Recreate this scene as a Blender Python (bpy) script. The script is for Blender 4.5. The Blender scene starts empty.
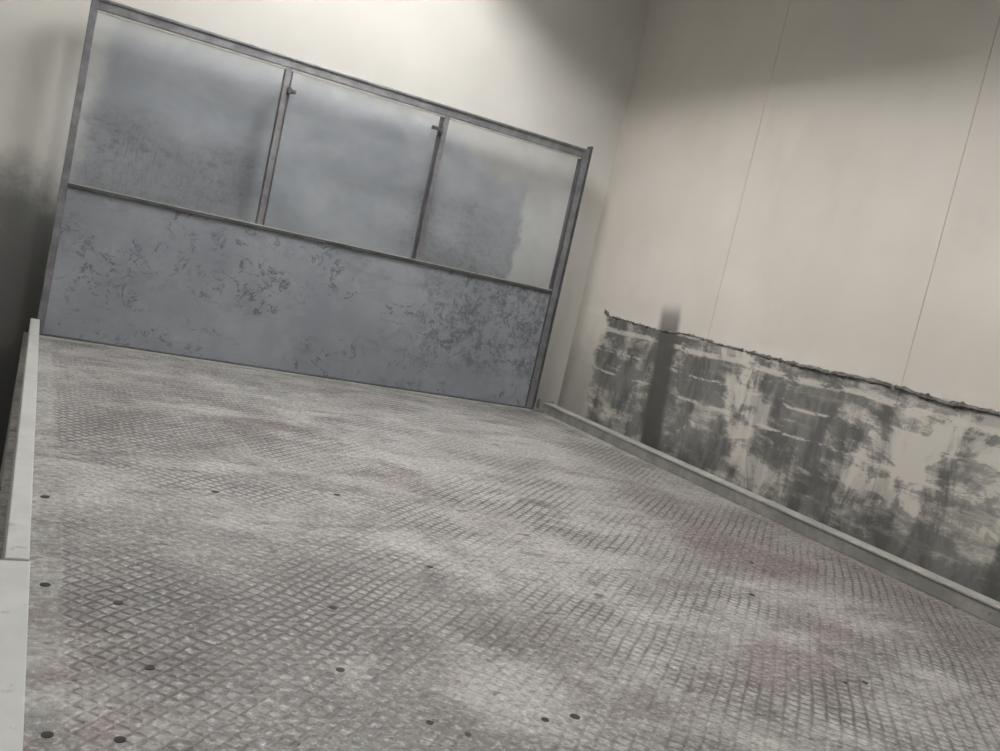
import bpy, math, random
from mathutils import Vector, Matrix
random.seed(4)
sc=bpy.context.scene
sc.view_settings.view_transform='Standard'
sc.view_settings.look='None'

# ------------------------------------------------------------ node helpers
class NT:
    def __init__(s,name):
        s.m=bpy.data.materials.new(name); s.m.use_nodes=True
        s.t=s.m.node_tree; s.t.nodes.clear()
        s.out=s.t.nodes.new('ShaderNodeOutputMaterial')
        s.b=s.t.nodes.new('ShaderNodeBsdfPrincipled')
        s.t.links.new(s.b.outputs[0],s.out.inputs[0])
        tc=s.t.nodes.new('ShaderNodeTexCoord'); s.co=tc.outputs['Object']
        sp=s.t.nodes.new('ShaderNodeSeparateXYZ'); s.t.links.new(s.co,sp.inputs[0])
        s.x,s.y,s.z=sp.outputs
    def put(s,sock,v):
        if isinstance(v,bpy.types.NodeSocket): s.t.links.new(v,sock)
        elif isinstance(v,(tuple,list)) and len(v)==3 and sock.type=='RGBA': sock.default_value=(*v,1)
        else: sock.default_value=v
    def M(s,op,a,b=None,c=None,clamp=False):
        n=s.t.nodes.new('ShaderNodeMath'); n.operation=op; n.use_clamp=clamp
        s.put(n.inputs[0],a)
        if b is not None: s.put(n.inputs[1],b)
        if c is not None: s.put(n.inputs[2],c)
        return n.outputs[0]
    def add(s,a,b): return s.M('ADD',a,b)
    def sub(s,a,b): return s.M('SUBTRACT',a,b)
    def mul(s,a,b): return s.M('MULTIPLY',a,b)
    def mx(s,a,b): return s.M('MAXIMUM',a,b)
    def ss(s,v,a,b,t0=0.0,t1=1.0):
        n=s.t.nodes.new('ShaderNodeMapRange'); n.interpolation_type='SMOOTHSTEP'
        if a>b: a,b,t0,t1=b,a,t1,t0
        s.put(n.inputs[0],v); n.inputs[1].default_value=a; n.inputs[2].default_value=b
        n.inputs[3].default_value=t0; n.inputs[4].default_value=t1
        return n.outputs[0]
    def vec(s,sx=1,sy=1,sz=1,off=(0,0,0),rot=(0,0,0)):
        n=s.t.nodes.new('ShaderNodeMapping'); s.t.links.new(s.co,n.inputs[0])
        n.inputs['Scale'].default_value=(sx,sy,sz); n.inputs['Location'].default_value=off
        n.inputs['Rotation'].default_value=rot
        return n.outputs[0]
    def noise(s,scale,detail=4,rough=.55,dist=0,v=None):
        n=s.t.nodes.new('ShaderNodeTexNoise'); s.t.links.new(v or s.co,n.inputs['Vector'])
        n.inputs['Scale'].default_value=scale; n.inputs['Detail'].default_value=detail
        n.inputs['Roughness'].default_value=rough; n.inputs['Distortion'].default_value=dist
        return n.outputs[0]
    def mix(s,f,a,b):
        n=s.t.nodes.new('ShaderNodeMix'); n.data_type='RGBA'
        s.put(n.inputs[0],f); s.put(n.inputs[6],a); s.put(n.inputs[7],b)
        return n.outputs[2]
    def bump(s,h,st=.3,d=.01):
        n=s.t.nodes.new('ShaderNodeBump'); n.inputs['Strength'].default_value=st
        n.inputs['Distance'].default_value=d; s.t.links.new(h,n.inputs['Height'])
        s.t.links.new(n.outputs[0],s.b.inputs['Normal'])
    def fin(s,col,rough=.6,metal=0):
        s.put(s.b.inputs['Base Color'],col); s.put(s.b.inputs['Roughness'],rough); s.put(s.b.inputs['Metallic'],metal)
        return s.m

# ---- plain painted wall
def mat_wall_plain(name,c=(.64,.63,.60)):
    k=NT(name)
    a=k.noise(.9,3); b=k.noise(14,4,.6)
    col=k.mix(k.ss(a,.35,.7),c,tuple(v*.9 for v in c))
    col=k.mix(k.mul(k.ss(b,.55,.8),.25),col,tuple(v*.75 for v in c))
    return k.fin(col,.62)

# ---- right wall: cream sandwich panels, scraped lower band
def mat_wall_right():
    k=NT('wall_right_paint')
    c=k.mix(k.ss(k.noise(1.1,3),.35,.72),(.60,.565,.515),(.54,.505,.455))
    c=k.mix(k.mul(k.ss(k.noise(1.6,4,.6,1.0,k.vec(1,1,.6,(3,0,0))),.5,.75),.35),c,(.46,.43,.385))
    e=k.mul(k.sub(k.noise(4,4,.6),.5),.07)
    e2=k.mul(k.sub(k.noise(2.2,5,.7,0,k.vec(1,1,2,(9,2,1))),.5),.5)
    top=k.ss(k.add(k.z,e),.90,.875)
    far=k.ss(k.add(k.y,e2),6.46,6.36)
    band=k.mul(top,far)
    hs=k.noise(1.9,5,.6,.7,k.vec(1,1.0,2.1,(1,0,4)))
    vs_=k.noise(2.6,5,.66,.4,k.vec(1,1.9,.8,(4,1,2)))
    fh=k.noise(4.5,6,.72,.3,k.vec(1,.8,2.8,(2,6,0)))
    grain=k.noise(34,3,.7)
    sm=k.add(k.mul(k.sub(k.noise(4,4),.5),.35),k.add(k.y,k.mul(k.z,-.5)))
    sm=k.mul(k.ss(sm,4.02,4.14),k.ss(sm,4.56,4.44))
    bias=k.ss(k.y,4.0,3.3,-.05,.05)
    low=k.mul(k.ss(k.z,.36,.16),k.ss(k.y,3.8,3.4))
    v=k.add(k.add(k.mul(hs,.66),k.mul(vs_,.34)),k.add(bias,k.mul(sm,.12)))
    v=k.add(v,k.add(k.mul(k.sub(fh,.5),.30),k.mul(k.sub(grain,.5),.05)))
    v=k.sub(v,k.mul(low,.14))
    dark=k.mix(k.ss(vs_,.38,.62),(.088,.087,.082),(.185,.181,.17))
    dark=k.mix(k.mul(k.ss(fh,.5,.66),.55),dark,(.27,.263,.245))
    lt=k.mix(k.ss(vs_,.38,.58),(.36,.345,.315),(.54,.515,.465))
    band_c=k.mix(k.ss(v,.44,.53),dark,k.mix(k.ss(fh,.4,.6,.25,.6),dark,lt))
    band_c=k.mix(k.ss(v,.53,.58),band_c,lt)
    w=k.add(k.z,k.mul(k.sub(k.noise(1.5,3),.5),.08))
    A=lambda q:k.M('ABSOLUTE',k.sub(w,q))
    ln=k.mx(k.mul(k.ss(A(.80),.026,.010),k.ss(fh,.42,.50)),
            k.mx(k.mul(k.ss(A(.46),.014,.006),k.ss(fh,.47,.53)),
                 k.mul(k.ss(A(.63),.012,.005),k.ss(fh,.5,.56))))
    band_c=k.mix(k.mul(ln,.8),band_c,(.55,.52,.47))
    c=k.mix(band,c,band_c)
    fl=k.mul(k.mul(k.ss(k.add(k.z,k.mul(e,-.6)),.88,.90),k.ss(k.add(k.z,k.mul(e,-1.2)),.98,.93)),k.ss(k.noise(3,4),.45,.6))
    c=k.mix(k.mul(fl,.5),c,(.64,.61,.56))
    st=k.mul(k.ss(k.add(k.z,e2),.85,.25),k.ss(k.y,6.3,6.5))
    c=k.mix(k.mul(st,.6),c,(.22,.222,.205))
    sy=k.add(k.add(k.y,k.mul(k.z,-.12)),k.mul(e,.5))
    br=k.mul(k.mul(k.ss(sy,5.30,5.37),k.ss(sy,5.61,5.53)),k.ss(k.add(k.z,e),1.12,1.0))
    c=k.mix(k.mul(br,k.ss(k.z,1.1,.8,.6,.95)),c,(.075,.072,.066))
    k.bump(k.mul(band,k.ss(v,.5,.58)),.25,.012)
    return k.fin(c,.6)

# ---- back wall: cream with blue-grey primer patch
def mat_wall_back():
    k=NT('wall_back_paint')
    c=k.mix(k.ss(k.noise(1.0,3),.35,.7),(.64,.63,.595),(.58,.57,.535))
    e=k.mul(k.sub(k.noise(2.2,5,.65),.5),.7)
    ef=k.mul(k.sub(k.noise(9,5,.7),.5),.16)
    xr=k.add(k.x,k.mul(e,.7))
    zz=k.add(k.z,k.mul(e,.35))
    side=k.mul(k.ss(xr,.08,.28),k.ss(k.add(k.x,k.add(k.mul(e,.3),ef)),3.49,3.43))
    topb=k.ss(k.sub(zz,k.mul(k.ss(k.x,2.6,3.3),-.3)),2.18,1.92)
    p=k.mul(side,topb)
    tone=k.noise(1.6,4,.6,.4,k.vec(1,1,2.2))
    blue=k.mix(k.ss(tone,.35,.68),(.285,.305,.335),(.40,.42,.445))
    wipe=k.ss(k.M('ABSOLUTE',k.sub(k.add(k.z,k.mul(e,.35)),1.50)),.16,.04)
    c=k.mix(k.mul(p,.94),c,blue)
    c=k.mix(k.mul(k.mul(p,wipe),.28),c,(.19,.20,.215))
    scx=k.noise(15,7,.9,.2,k.vec(1.0,1,1.6))
    scv=k.noise(24,5,.8,.1,k.vec(2.2,1,.6))
    zone=k.mul(p,k.ss(k.add(k.z,k.mul(e,.5)),1.62,1.42))
    lr=k.mx(k.ss(k.x,1.45,1.1),k.ss(k.x,2.3,2.7))
    c=k.mix(k.mul(k.mul(zone,.45),k.add(.25,k.mul(lr,.75))),c,(.21,.215,.222))
    sc_=k.mx(k.ss(scx,.48,.62),k.mul(k.ss(scv,.52,.64),.8))
    c=k.mix(k.mul(k.mul(zone,sc_),k.add(.1,k.mul(lr,.55))),c,(.08,.083,.088))
    g=k.mul(k.ss(k.add(k.z,k.mul(e,1.1)),1.18,.72),k.ss(k.x,.35,.05))  # shadow painted into the wall colour, low on the left
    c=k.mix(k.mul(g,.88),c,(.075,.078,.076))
    return k.fin(c,.6)

# ---- tread plate
def mat_tread():
    k=NT('tread_plate_steel')
    P=.038
    wob=k.mul(k.sub(k.noise(1.2,2),.5),.05)
    wob2=k.mul(k.sub(k.noise(6,2),.5),.010)
    u=k.M('DIVIDE',k.add(k.mul(k.add(k.x,k.y),.7071),k.add(wob,wob2)),P)
    v=k.M('DIVIDE',k.add(k.mul(k.sub(k.x,k.y),.7071),k.sub(wob,wob2)),P)
    du=k.M('ABSOLUTE',k.sub(k.M('FRACT',k.add(u,300)),.5))
    dv=k.M('ABSOLUTE',k.sub(k.M('FRACT',k.add(v,300)),.5))
    mid=k.noise(3.2,6,.7,.3)
    fine=k.noise(45,5,.8)
    med=k.noise(16,4,.7)
    d=k.add(k.mx(du,dv),k.add(k.mul(k.sub(fine,.5),.26),k.mul(k.sub(med,.5),.16)))
    line=k.ss(d,.24,.49)
    big=k.noise(.8,4,.62,.6)
    wv=k.mul(k.sub(k.noise(2.6,6,.7,0,k.vec(1,1,1,(1,9,0))),.5),2.2)
    def blob(cx,cy,rx,ry,in_=.45):
        a=k.M('DIVIDE',k.sub(k.x,cx),rx); b=k.M('DIVIDE',k.sub(k.y,cy),ry)
        q=k.add(k.M('SQRT',k.add(k.mul(a,a),k.mul(b,b))),wv)
        return k.ss(q,1.1,in_)
    c=k.mix(k.ss(big,.36,.66),(.285,.274,.262),(.445,.433,.417))
    c=k.mix(k.mul(k.ss(mid,.48,.70),.6),c,(.60,.588,.568))
    c=k.mix(k.mul(k.ss(mid,.48,.32),.8),c,(.145,.136,.13))
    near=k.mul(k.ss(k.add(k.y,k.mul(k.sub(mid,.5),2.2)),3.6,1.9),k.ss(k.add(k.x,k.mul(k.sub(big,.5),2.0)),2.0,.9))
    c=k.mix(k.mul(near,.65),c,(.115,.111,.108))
    pow_=k.ss(k.noise(1.3,5,.65,.5,k.vec(1,1.6,1,(6,1,0))),.5,.66)
    pow_=k.mx(pow_,k.mx(blob(1.22,1.92,.24,.22),k.mul(blob(2.6,5.0,1.1,.9),.7)))
    c=k.mix(k.mul(pow_,.5),c,(.62,.61,.59))
    streak=k.ss(k.noise(2.0,5,.72,.5,k.vec(1,2.8,1,(3,3,0),(0,0,.2))),.53,.66)
    c=k.mix(k.mul(streak,.7),c,(.145,.128,.121))
    rn=k.noise(1.1,5,.7,.5,k.vec(1,1,1,(7,3,0)))
    c=k.mix(k.mul(k.ss(rn,.54,.68),.5),c,(.19,.132,.128))
    edge=k.mul(k.ss(k.add(k.x,k.mul(k.sub(mid,.5),1.8)),2.6,3.4),k.ss(k.y,5.0,3.6))
    c=k.mix(k.mul(edge,.45),c,(.155,.122,.122))
    st=k.mx(k.mx(blob(3.1,3.1,.42,.40),blob(2.35,2.0,.34,.24)),k.mx(blob(2.75,2.3,.25,.25),blob(1.15,4.7,.35,.16)))
    c=k.mix(k.mul(st,.6),c,(.13,.088,.09))
    spots=k.ss(k.noise(7,5,.7,0,k.vec(1,2,1,(2,8,0))),.60,.67)
    c=k.mix(k.mul(spots,.85),c,(.075,.055,.053))
    c=k.mix(k.mul(k.ss(fine,.5,.64),.6),c,(.11,.104,.10))
    c=k.mix(k.mul(k.ss(fine,.49,.36),.45),c,(.76,.75,.73))
    wear=k.ss(k.noise(1.5,5,.65,0,k.vec(1,1,1,(4,4,0))),.40,.62,.08,.88)
    wear=k.mul(wear,k.sub(1.0,k.mul(pow_,.5)))
    inner=k.mul(k.ss(k.x,.17,.2),k.ss(k.x,3.84,3.8))
    lk=k.mul(k.mul(line,wear),inner)
    c=k.mix(lk,c,(.072,.068,.066))
    k.bump(k.sub(k.mul(fine,.35),k.mul(line,inner)),.55,.006)
    return k.fin(c,k.ss(fine,.3,.7,.38,.6),.12)

def mat_panel():
    k=NT('blue_grey_painted_steel')
    t=k.noise(1.8,5,.6)
    c=k.mix(k.ss(t,.35,.68),(.22,.238,.268),(.295,.313,.345))
    c=k.mix(k.mul(k.ss(k.noise(6,6,.7),.5,.75),.35),c,(.37,.385,.41))
    def marks(sc_,off,w_,g0,p0):
        w=k.noise(sc_,5,.65,.9,k.vec(1,1,1.1,off))
        ln=k.ss(k.M('ABSOLUTE',k.sub(w,.5)),w_,w_*.1)
        brk=k.ss(k.noise(13,5,.75,0,k.vec(1,1,1,(off[2],0,off[0]))),.45,.57)
        gt=k.ss(k.noise(1.7,4,.6,0,k.vec(1,1,1.4,(p0,0,3))),g0,g0+.09)
        return k.mul(k.mul(ln,brk),gt)
    wm=k.mx(marks(4.5,(0,0,5),.034,.47,5),marks(8,(3,0,1),.03,.50,9))
    c=k.mix(k.mul(wm,.75),c,(.06,.064,.07))
    sm=k.ss(k.noise(4,6,.7,.4,k.vec(.8,1,1.6,(2,0,8))),.52,.70)
    c=k.mix(k.mul(sm,.4),c,(.13,.138,.15))
    right=k.mul(k.ss(k.add(k.x,k.mul(k.noise(3,4),.5)),2.7,3.2),k.ss(k.z,.12,.4))
    sc_=k.noise(11,7,.85,.2,k.vec(1,1,.8))
    c=k.mix(k.mul(k.mul(k.ss(sc_,.46,.59),right),.78),c,(.08,.084,.09))
    k.bump(k.noise(9,4),.08,.006)
    return k.fin(c,k.ss(t,.3,.7,.45,.6),.05)

def mat_metal(name,a,b,rough=.5,metal=.3,sc_=9):
    k=NT(name)
    n=k.noise(sc_,5,.7)
    c=k.mix(k.ss(n,.35,.68),a,b)
    c=k.mix(k.mul(k.ss(k.noise(sc_*3,5,.7),.6,.7),.6),c,tuple(v*.4 for v in a))
    return k.fin(c,rough,metal)

def mat_glass():
    m=bpy.data.materials.new('dusty_pane'); m.use_nodes=True; t=m.node_tree; t.nodes.clear()
    o=t.nodes.new('ShaderNodeOutputMaterial'); tr=t.nodes.new('ShaderNodeBsdfTransparent'); tr.inputs[0].default_value=(.96,.97,.98,1)
    gl=t.nodes.new('ShaderNodeBsdfGlossy'); gl.inputs['Roughness'].default_value=.3
    df=t.nodes.new('ShaderNodeBsdfDiffuse'); df.inputs[0].default_value=(.6,.63,.67,1)
    n=t.nodes.new('ShaderNodeTexNoise'); n.inputs['Scale'].default_value=2.5; n.inputs['Detail'].default_value=4
    tc=t.nodes.new('ShaderNodeTexCoord'); t.links.new(tc.outputs['Object'],n.inputs['Vector'])
    mr=t.nodes.new('ShaderNodeMapRange'); mr.inputs[1].default_value=.4; mr.inputs[2].default_value=.7; mr.inputs[3].default_value=.03; mr.inputs[4].default_value=.16
    t.links.new(n.outputs[0],mr.inputs[0])
    m1=t.nodes.new('ShaderNodeMixShader'); m1.inputs[0].default_value=.05
    t.links.new(tr.outputs[0],m1.inputs[1]); t.links.new(gl.outputs[0],m1.inputs[2])
    m2=t.nodes.new('ShaderNodeMixShader'); t.links.new(mr.outputs[0],m2.inputs[0])
    t.links.new(m1.outputs[0],m2.inputs[1]); t.links.new(df.outputs[0],m2.inputs[2]); t.links.new(m2.outputs[0],o.inputs[0])
    return m

def mat_emit(name,col,st):
    k=NT(name); k.b.inputs['Emission Color'].default_value=(*col,1); k.b.inputs['Emission Strength'].default_value=st
    return k.fin(col,.5)

# ------------------------------------------------------------ mesh helpers
def mesh_obj(name,verts,faces,mat,parent=None,bevel=0):
    me=bpy.data.meshes.new(name); me.from_pydata(verts,[],faces); me.update()
    o=bpy.data.objects.new(name,me); sc.collection.objects.link(o); me.materials.append(mat)
    if parent: o.parent=parent
    if bevel:
        b=o.modifiers.new('bevel','BEVEL'); b.width=bevel; b.segments=2; b.limit_method='ANGLE'
    return o
F=[(0,3,2,1),(4,5,6,7),(0,1,5,4),(1,2,6,5),(2,3,7,6),(3,0,4,7)]
def boxes(name,bl,mat,parent=None,bevel=0):
    vs=[];fs=[]
    for (x0,x1,y0,y1,z0,z1) in bl:
        n=len(vs)
        vs+=[(x0,y0,z0),(x1,y0,z0),(x1,y1,z0),(x0,y1,z0),(x0,y0,z1),(x1,y0,z1),(x1,y1,z1),(x0,y1,z1)]
        fs+=[tuple(i+n for i in f) for f in F]
    return mesh_obj(name,vs,fs,mat,parent,bevel)
def cyls(name,cl,mat,parent=None,axis='z',seg=16):
    vs=[];fs=[]
    for (x,y,z,r,h) in cl:
        n=len(vs)
        for j in (0,1):
            for i in range(seg):
                a=2*math.pi*i/seg; c,s=r*math.cos(a),r*math.sin(a)
                vs.append((x+c,y+s,z+h*j) if axis=='z' else ((x+c,y+h*j,z+s) if axis=='y' else (x+h*j,y+c,z+s)))
        for i in range(seg):
            k=(i+1)%seg; fs.append((n+i,n+k,n+seg+k,n+seg+i))
        fs.append(tuple(n+i for i in reversed(range(seg)))); fs.append(tuple(n+seg+i for i in range(seg)))
    return mesh_obj(name,vs,fs,mat,parent)
def empty(name):
    e=bpy.data.objects.new(name,None); sc.collection.objects.link(e); return e

# ------------------------------------------------------------ room
XR=4.2; YB=6.85; XL=-1.0; YF=-2.0; ZC=3.9; ZP=-1.0
plain=mat_wall_plain('wall_plain_paint')
mwr=mat_wall_right()
g=.0018
joints=[YF,.12,1.78,3.445,5.1,YB]
bl=[]
for i in range(5):
    a=joints[i]+(g if i else 0); b=joints[i+1]-(g if i<4 else 0)
    bl.append((XR,XR+.05,a,b,ZP,ZC))
wr=boxes('wall_right',bl,mwr,None,.0015)
dk=mat_metal('joint_sealant',(.36,.345,.32),(.42,.405,.38),.8,0)
boxes('wall_right_backing',[(XR+.004,XR+.1,YF,YB,ZP,ZC)],dk,wr)
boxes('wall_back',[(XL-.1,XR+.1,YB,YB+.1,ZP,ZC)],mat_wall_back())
boxes('wall_left',[(XL-.1,XL,YF,YB,ZP,ZC)],plain)
boxes('wall_front',[(XL-.1,XR+.1,YF-.1,YF,ZP,ZC)],plain)
boxes('ceiling',[(XL-.1,XR+.1,YF-.1,YB+.1,ZC,ZC+.1)],mat_wall_plain('ceiling_paint',(.64,.635,.62)))
conc=mat_metal('pit_shade_concrete',(.035,.034,.032),(.06,.058,.055),.7,0,3)  # near-black colour stands in for the shade down in the gap
boxes('pit_floor',[(XL-.1,XR+.1,YF-.1,YB+.1,ZP-.1,ZP)],conc)

# ------------------------------------------------------------ deck
floor=boxes('floor',[(.02,3.99,YF+.02,6.68,ZP,0)],mat_tread())
blk=mat_metal('black_bolt',(.012,.012,.011),(.025,.022,.02),.7,.1,30)
# bolt heads: x, y (metres on the deck), radius
BP=[(.932,1.747,.009),(1.003,1.692,.008),(1.234,1.745,.010),(1.325,1.755,.013),(.796,2.0,.011),
    (.359,2.01,.011),(.153,1.744,.011),(.278,1.719,.011),(.884,2.371,.011),(1.23,3.523,.013),
    (.149,2.459,.013),(.316,2.359,.012),(2.692,2.632,.012),(2.524,1.91,.010),(2.435,1.912,.008),
    (1.334,2.745,.011),(.723,3.414,.014),(.148,3.19,.014),(3.048,3.029,.010),
    (.15,1.2,.012),(.15,.4,.012),(1.1,1.1,.010),(2.2,.9,.010)]
cyls('deck_bolts',[(x,y,-.002,r,.0035) for x,y,r in BP],blk,floor)

# ------------------------------------------------------------ curbs
mc=mat_metal('curb_galvanised',(.34,.338,.312),(.48,.475,.445),.5,.1,5)
mcl=mat_metal('curb_white',(.50,.51,.49),(.58,.585,.565),.5,.05,4)
mcd=mat_metal('curb_face',(.18,.18,.167),(.28,.275,.252),.6,.1,6)
cr=empty('curb_rail')
boxes('face',[(3.90,3.975,YF+.05,6.55,0,.072)],mcd,cr,.004)
boxes('cap',[(3.893,3.985,YF+.05,6.56,.072,.086)],mc,cr,.004)
boxes('end_bracket',[(3.86,3.985,6.56,6.62,0,.10),(3.80,3.90,6.53,6.56,0,.03)],mcd,cr,.004)
cl=empty('curb_rail.001')
boxes('rail',[(.045,.098,2.32,6.5,0,.12)],mcl,cl,.004)
boxes('cover_plate',[(.021,.10,YF+.05,2.30,0,.12),(-.30,.10,YF+.05,2.30,.108,.122)],mcl,cl,.003)

# ------------------------------------------------------------ partition
G=empty('glazed_partition')
fr=mat_metal('frame_grey_steel',(.14,.14,.15),(.235,.235,.245),.45,.25,8)
frd=mat_metal('frame_dark_steel',(.055,.057,.06),(.10,.10,.105),.5,.3,8)
pan=mat_panel()
Y0=6.58;Y1=6.64; X0=.085;X1=3.80; ZT=2.165
boxes('post_left',[(X0,X0+.045,Y0,Y1,0,ZT)],fr,G,.004)
boxes('post_right',[(X1-.05,X1,Y0,Y1,0,ZT)],fr,G,.004)
boxes('post_right_bead',[(X1-.062,X1-.05,Y0+.005,Y1,0.022,ZT-.075)],frd,G,.002)
boxes('post_right_outer_angle',[(X1,X1+.018,Y0-.01,Y1,0,ZT+.03)],frd,G,.003)
boxes('top_rail',[(X0+.045,X1-.05,Y0,Y1,ZT-.075,ZT)],fr,G,.004)
boxes('top_rail_lip',[(X0+.045,X1-.05,Y0-.012,Y0,ZT-.02,ZT-.005)],fr,G,.002)
boxes('top_rail_bead',[(X0+.045,X1-.062,Y0+.005,Y0+.02,ZT-.09,ZT-.075)],mc,G,.002)
boxes('mid_rail',[(X0+.045,X1-.062,Y0-.006,Y1,.975,1.0)],frd,G,.003)
boxes('mid_rail_cap',[(X0+.045,X1-.062,Y0-.008,Y1,1.0,1.007)],mc,G,.002)
boxes('mullions',[(1.325,1.365,Y0,Y1,1.007,ZT-.075),(2.525,2.565,Y0,Y1,1.007,ZT-.075)],fr,G,.003)
boxes('mullion_beads',[(1.365,1.38,Y0+.01,Y1,1.007,ZT-.075),(2.51,2.525,Y0+.01,Y1,1.007,ZT-.075)],frd,G,.002)
boxes('lower_panel',[(X0+.045,X1-.062,Y0+.01,Y0+.03,.02,.975)],pan,G,.002)
boxes('bottom_rail',[(X0,X1,Y0-.02,Y1,0,.022)],frd,G,.003)
boxes('threshold_strip',[(X0,X1-.02,Y0-.06,Y0-.02,0,.012)],mc,G,.002)
boxes('latches',[(1.38,1.42,Y0-.015,Y0+.01,1.93,1.955),(1.36,1.385,Y0-.02,Y0+.01,1.92,1.965),
                 (2.44,2.51,Y0-.015,Y0+.01,1.97,1.995),(2.50,2.525,Y0-.02,Y0+.01,1.96,2.005)],frd,G,.003)
gl=mat_glass()
boxes('panes',[(X0+.045,1.325,Y0+.028,Y0+.034,1.007,ZT-.075),(1.38,2.51,Y0+.028,Y0+.034,1.007,ZT-.075),(2.565,X1-.062,Y0+.028,Y0+.034,1.007,ZT-.075)],gl,G)

# ------------------------------------------------------------ torn paint lip on right wall
pp=mat_metal('torn_paint_edge',(.05,.05,.047),(.20,.195,.18),.8,0,14)
vs=[];fs=[];N=420
hz=.89; 
for i in range(N+1):
    y=6.45-i*(6.45+1.5)/N
    hz+=random.uniform(-.004,.004); hz+=(.888-hz)*.12
    if i<6: hz=.93-i*.007
    t=.004+.008*abs(random.gauss(0,.6))+(.005 if y<4.3 else 0); dd=.004+random.random()*.008+(.008 if y<4.3 else 0)
    if i<4: t+=.012
    vs+=[(XR,y,hz-t),(XR-dd,y,hz-t*.3),(XR-dd*.7,y,hz+t*.6),(XR,y,hz+t)]
for i in range(N):
    if random.random()<.05: continue
    for j in range(3):
        a=i*4+j; fs.append((a,a+1,a+5,a+4))
mesh_obj('torn_paint_edge',vs,fs,pp,wr)

# ------------------------------------------------------------ lights
white=mat_metal('fixture_white',(.7,.7,.68),(.75,.75,.73),.4,0)
for nm,ya,yb,st in (('fluorescent_ceiling_light',4.4,6.0,130),('fluorescent_ceiling_light.001',.9,2.5,100)):
    em=mat_emit('tube_glow',(1,.985,.965),st)
    L=empty(nm); XC=1.95
    boxes('housing',[(XC-.26,XC+.26,ya,yb,3.68,ZC)],white,L,.004)
    boxes('light_cutoff_skirts',[(XC-.265,XC-.25,ya,yb,3.58,3.68),(XC+.25,XC+.265,ya,yb,3.46,3.68)],white,L,.002)  # unseen skirts, added and sized to cut the light on the side walls
    cyls('tubes',[(XC-.06,ya+.05,3.61,.03,yb-ya-.1),(XC+.06,ya+.05,3.61,.03,yb-ya-.1)],em,L,'y',20)
    boxes('lamp_holders',[(XC-.1,XC+.1,ya+.01,ya+.05,3.57,3.68),(XC-.1,XC+.1,yb-.05,yb-.01,3.57,3.68)],white,L,.002)

w=bpy.data.worlds.new('world'); sc.world=w; w.use_nodes=True
w.node_tree.nodes['Background'].inputs[0].default_value=(.5,.5,.5,1); w.node_tree.nodes['Background'].inputs[1].default_value=.3

# ------------------------------------------------------------ camera
d=Vector((-.4331,-.1884,.8814)).normalized()
wv=Vector((.8750,.1466,.4614)); wv=(wv-d*wv.dot(d)).normalized()
up=wv.cross(d)
right=Vector((wv.x,d.x,up.x)); down=Vector((wv.y,d.y,up.y)); fwd=Vector((wv.z,d.z,up.z))
R=Matrix((right,-down,-fwd)).transposed().to_4x4()
cam=bpy.data.cameras.new('camera'); co=bpy.data.objects.new('camera',cam); sc.collection.objects.link(co)
co.matrix_world=Matrix.Translation((0,0,1.0))@R
cam.sensor_width=36; cam.lens=924*36/1000; cam.clip_start=.02
sc.camera=co
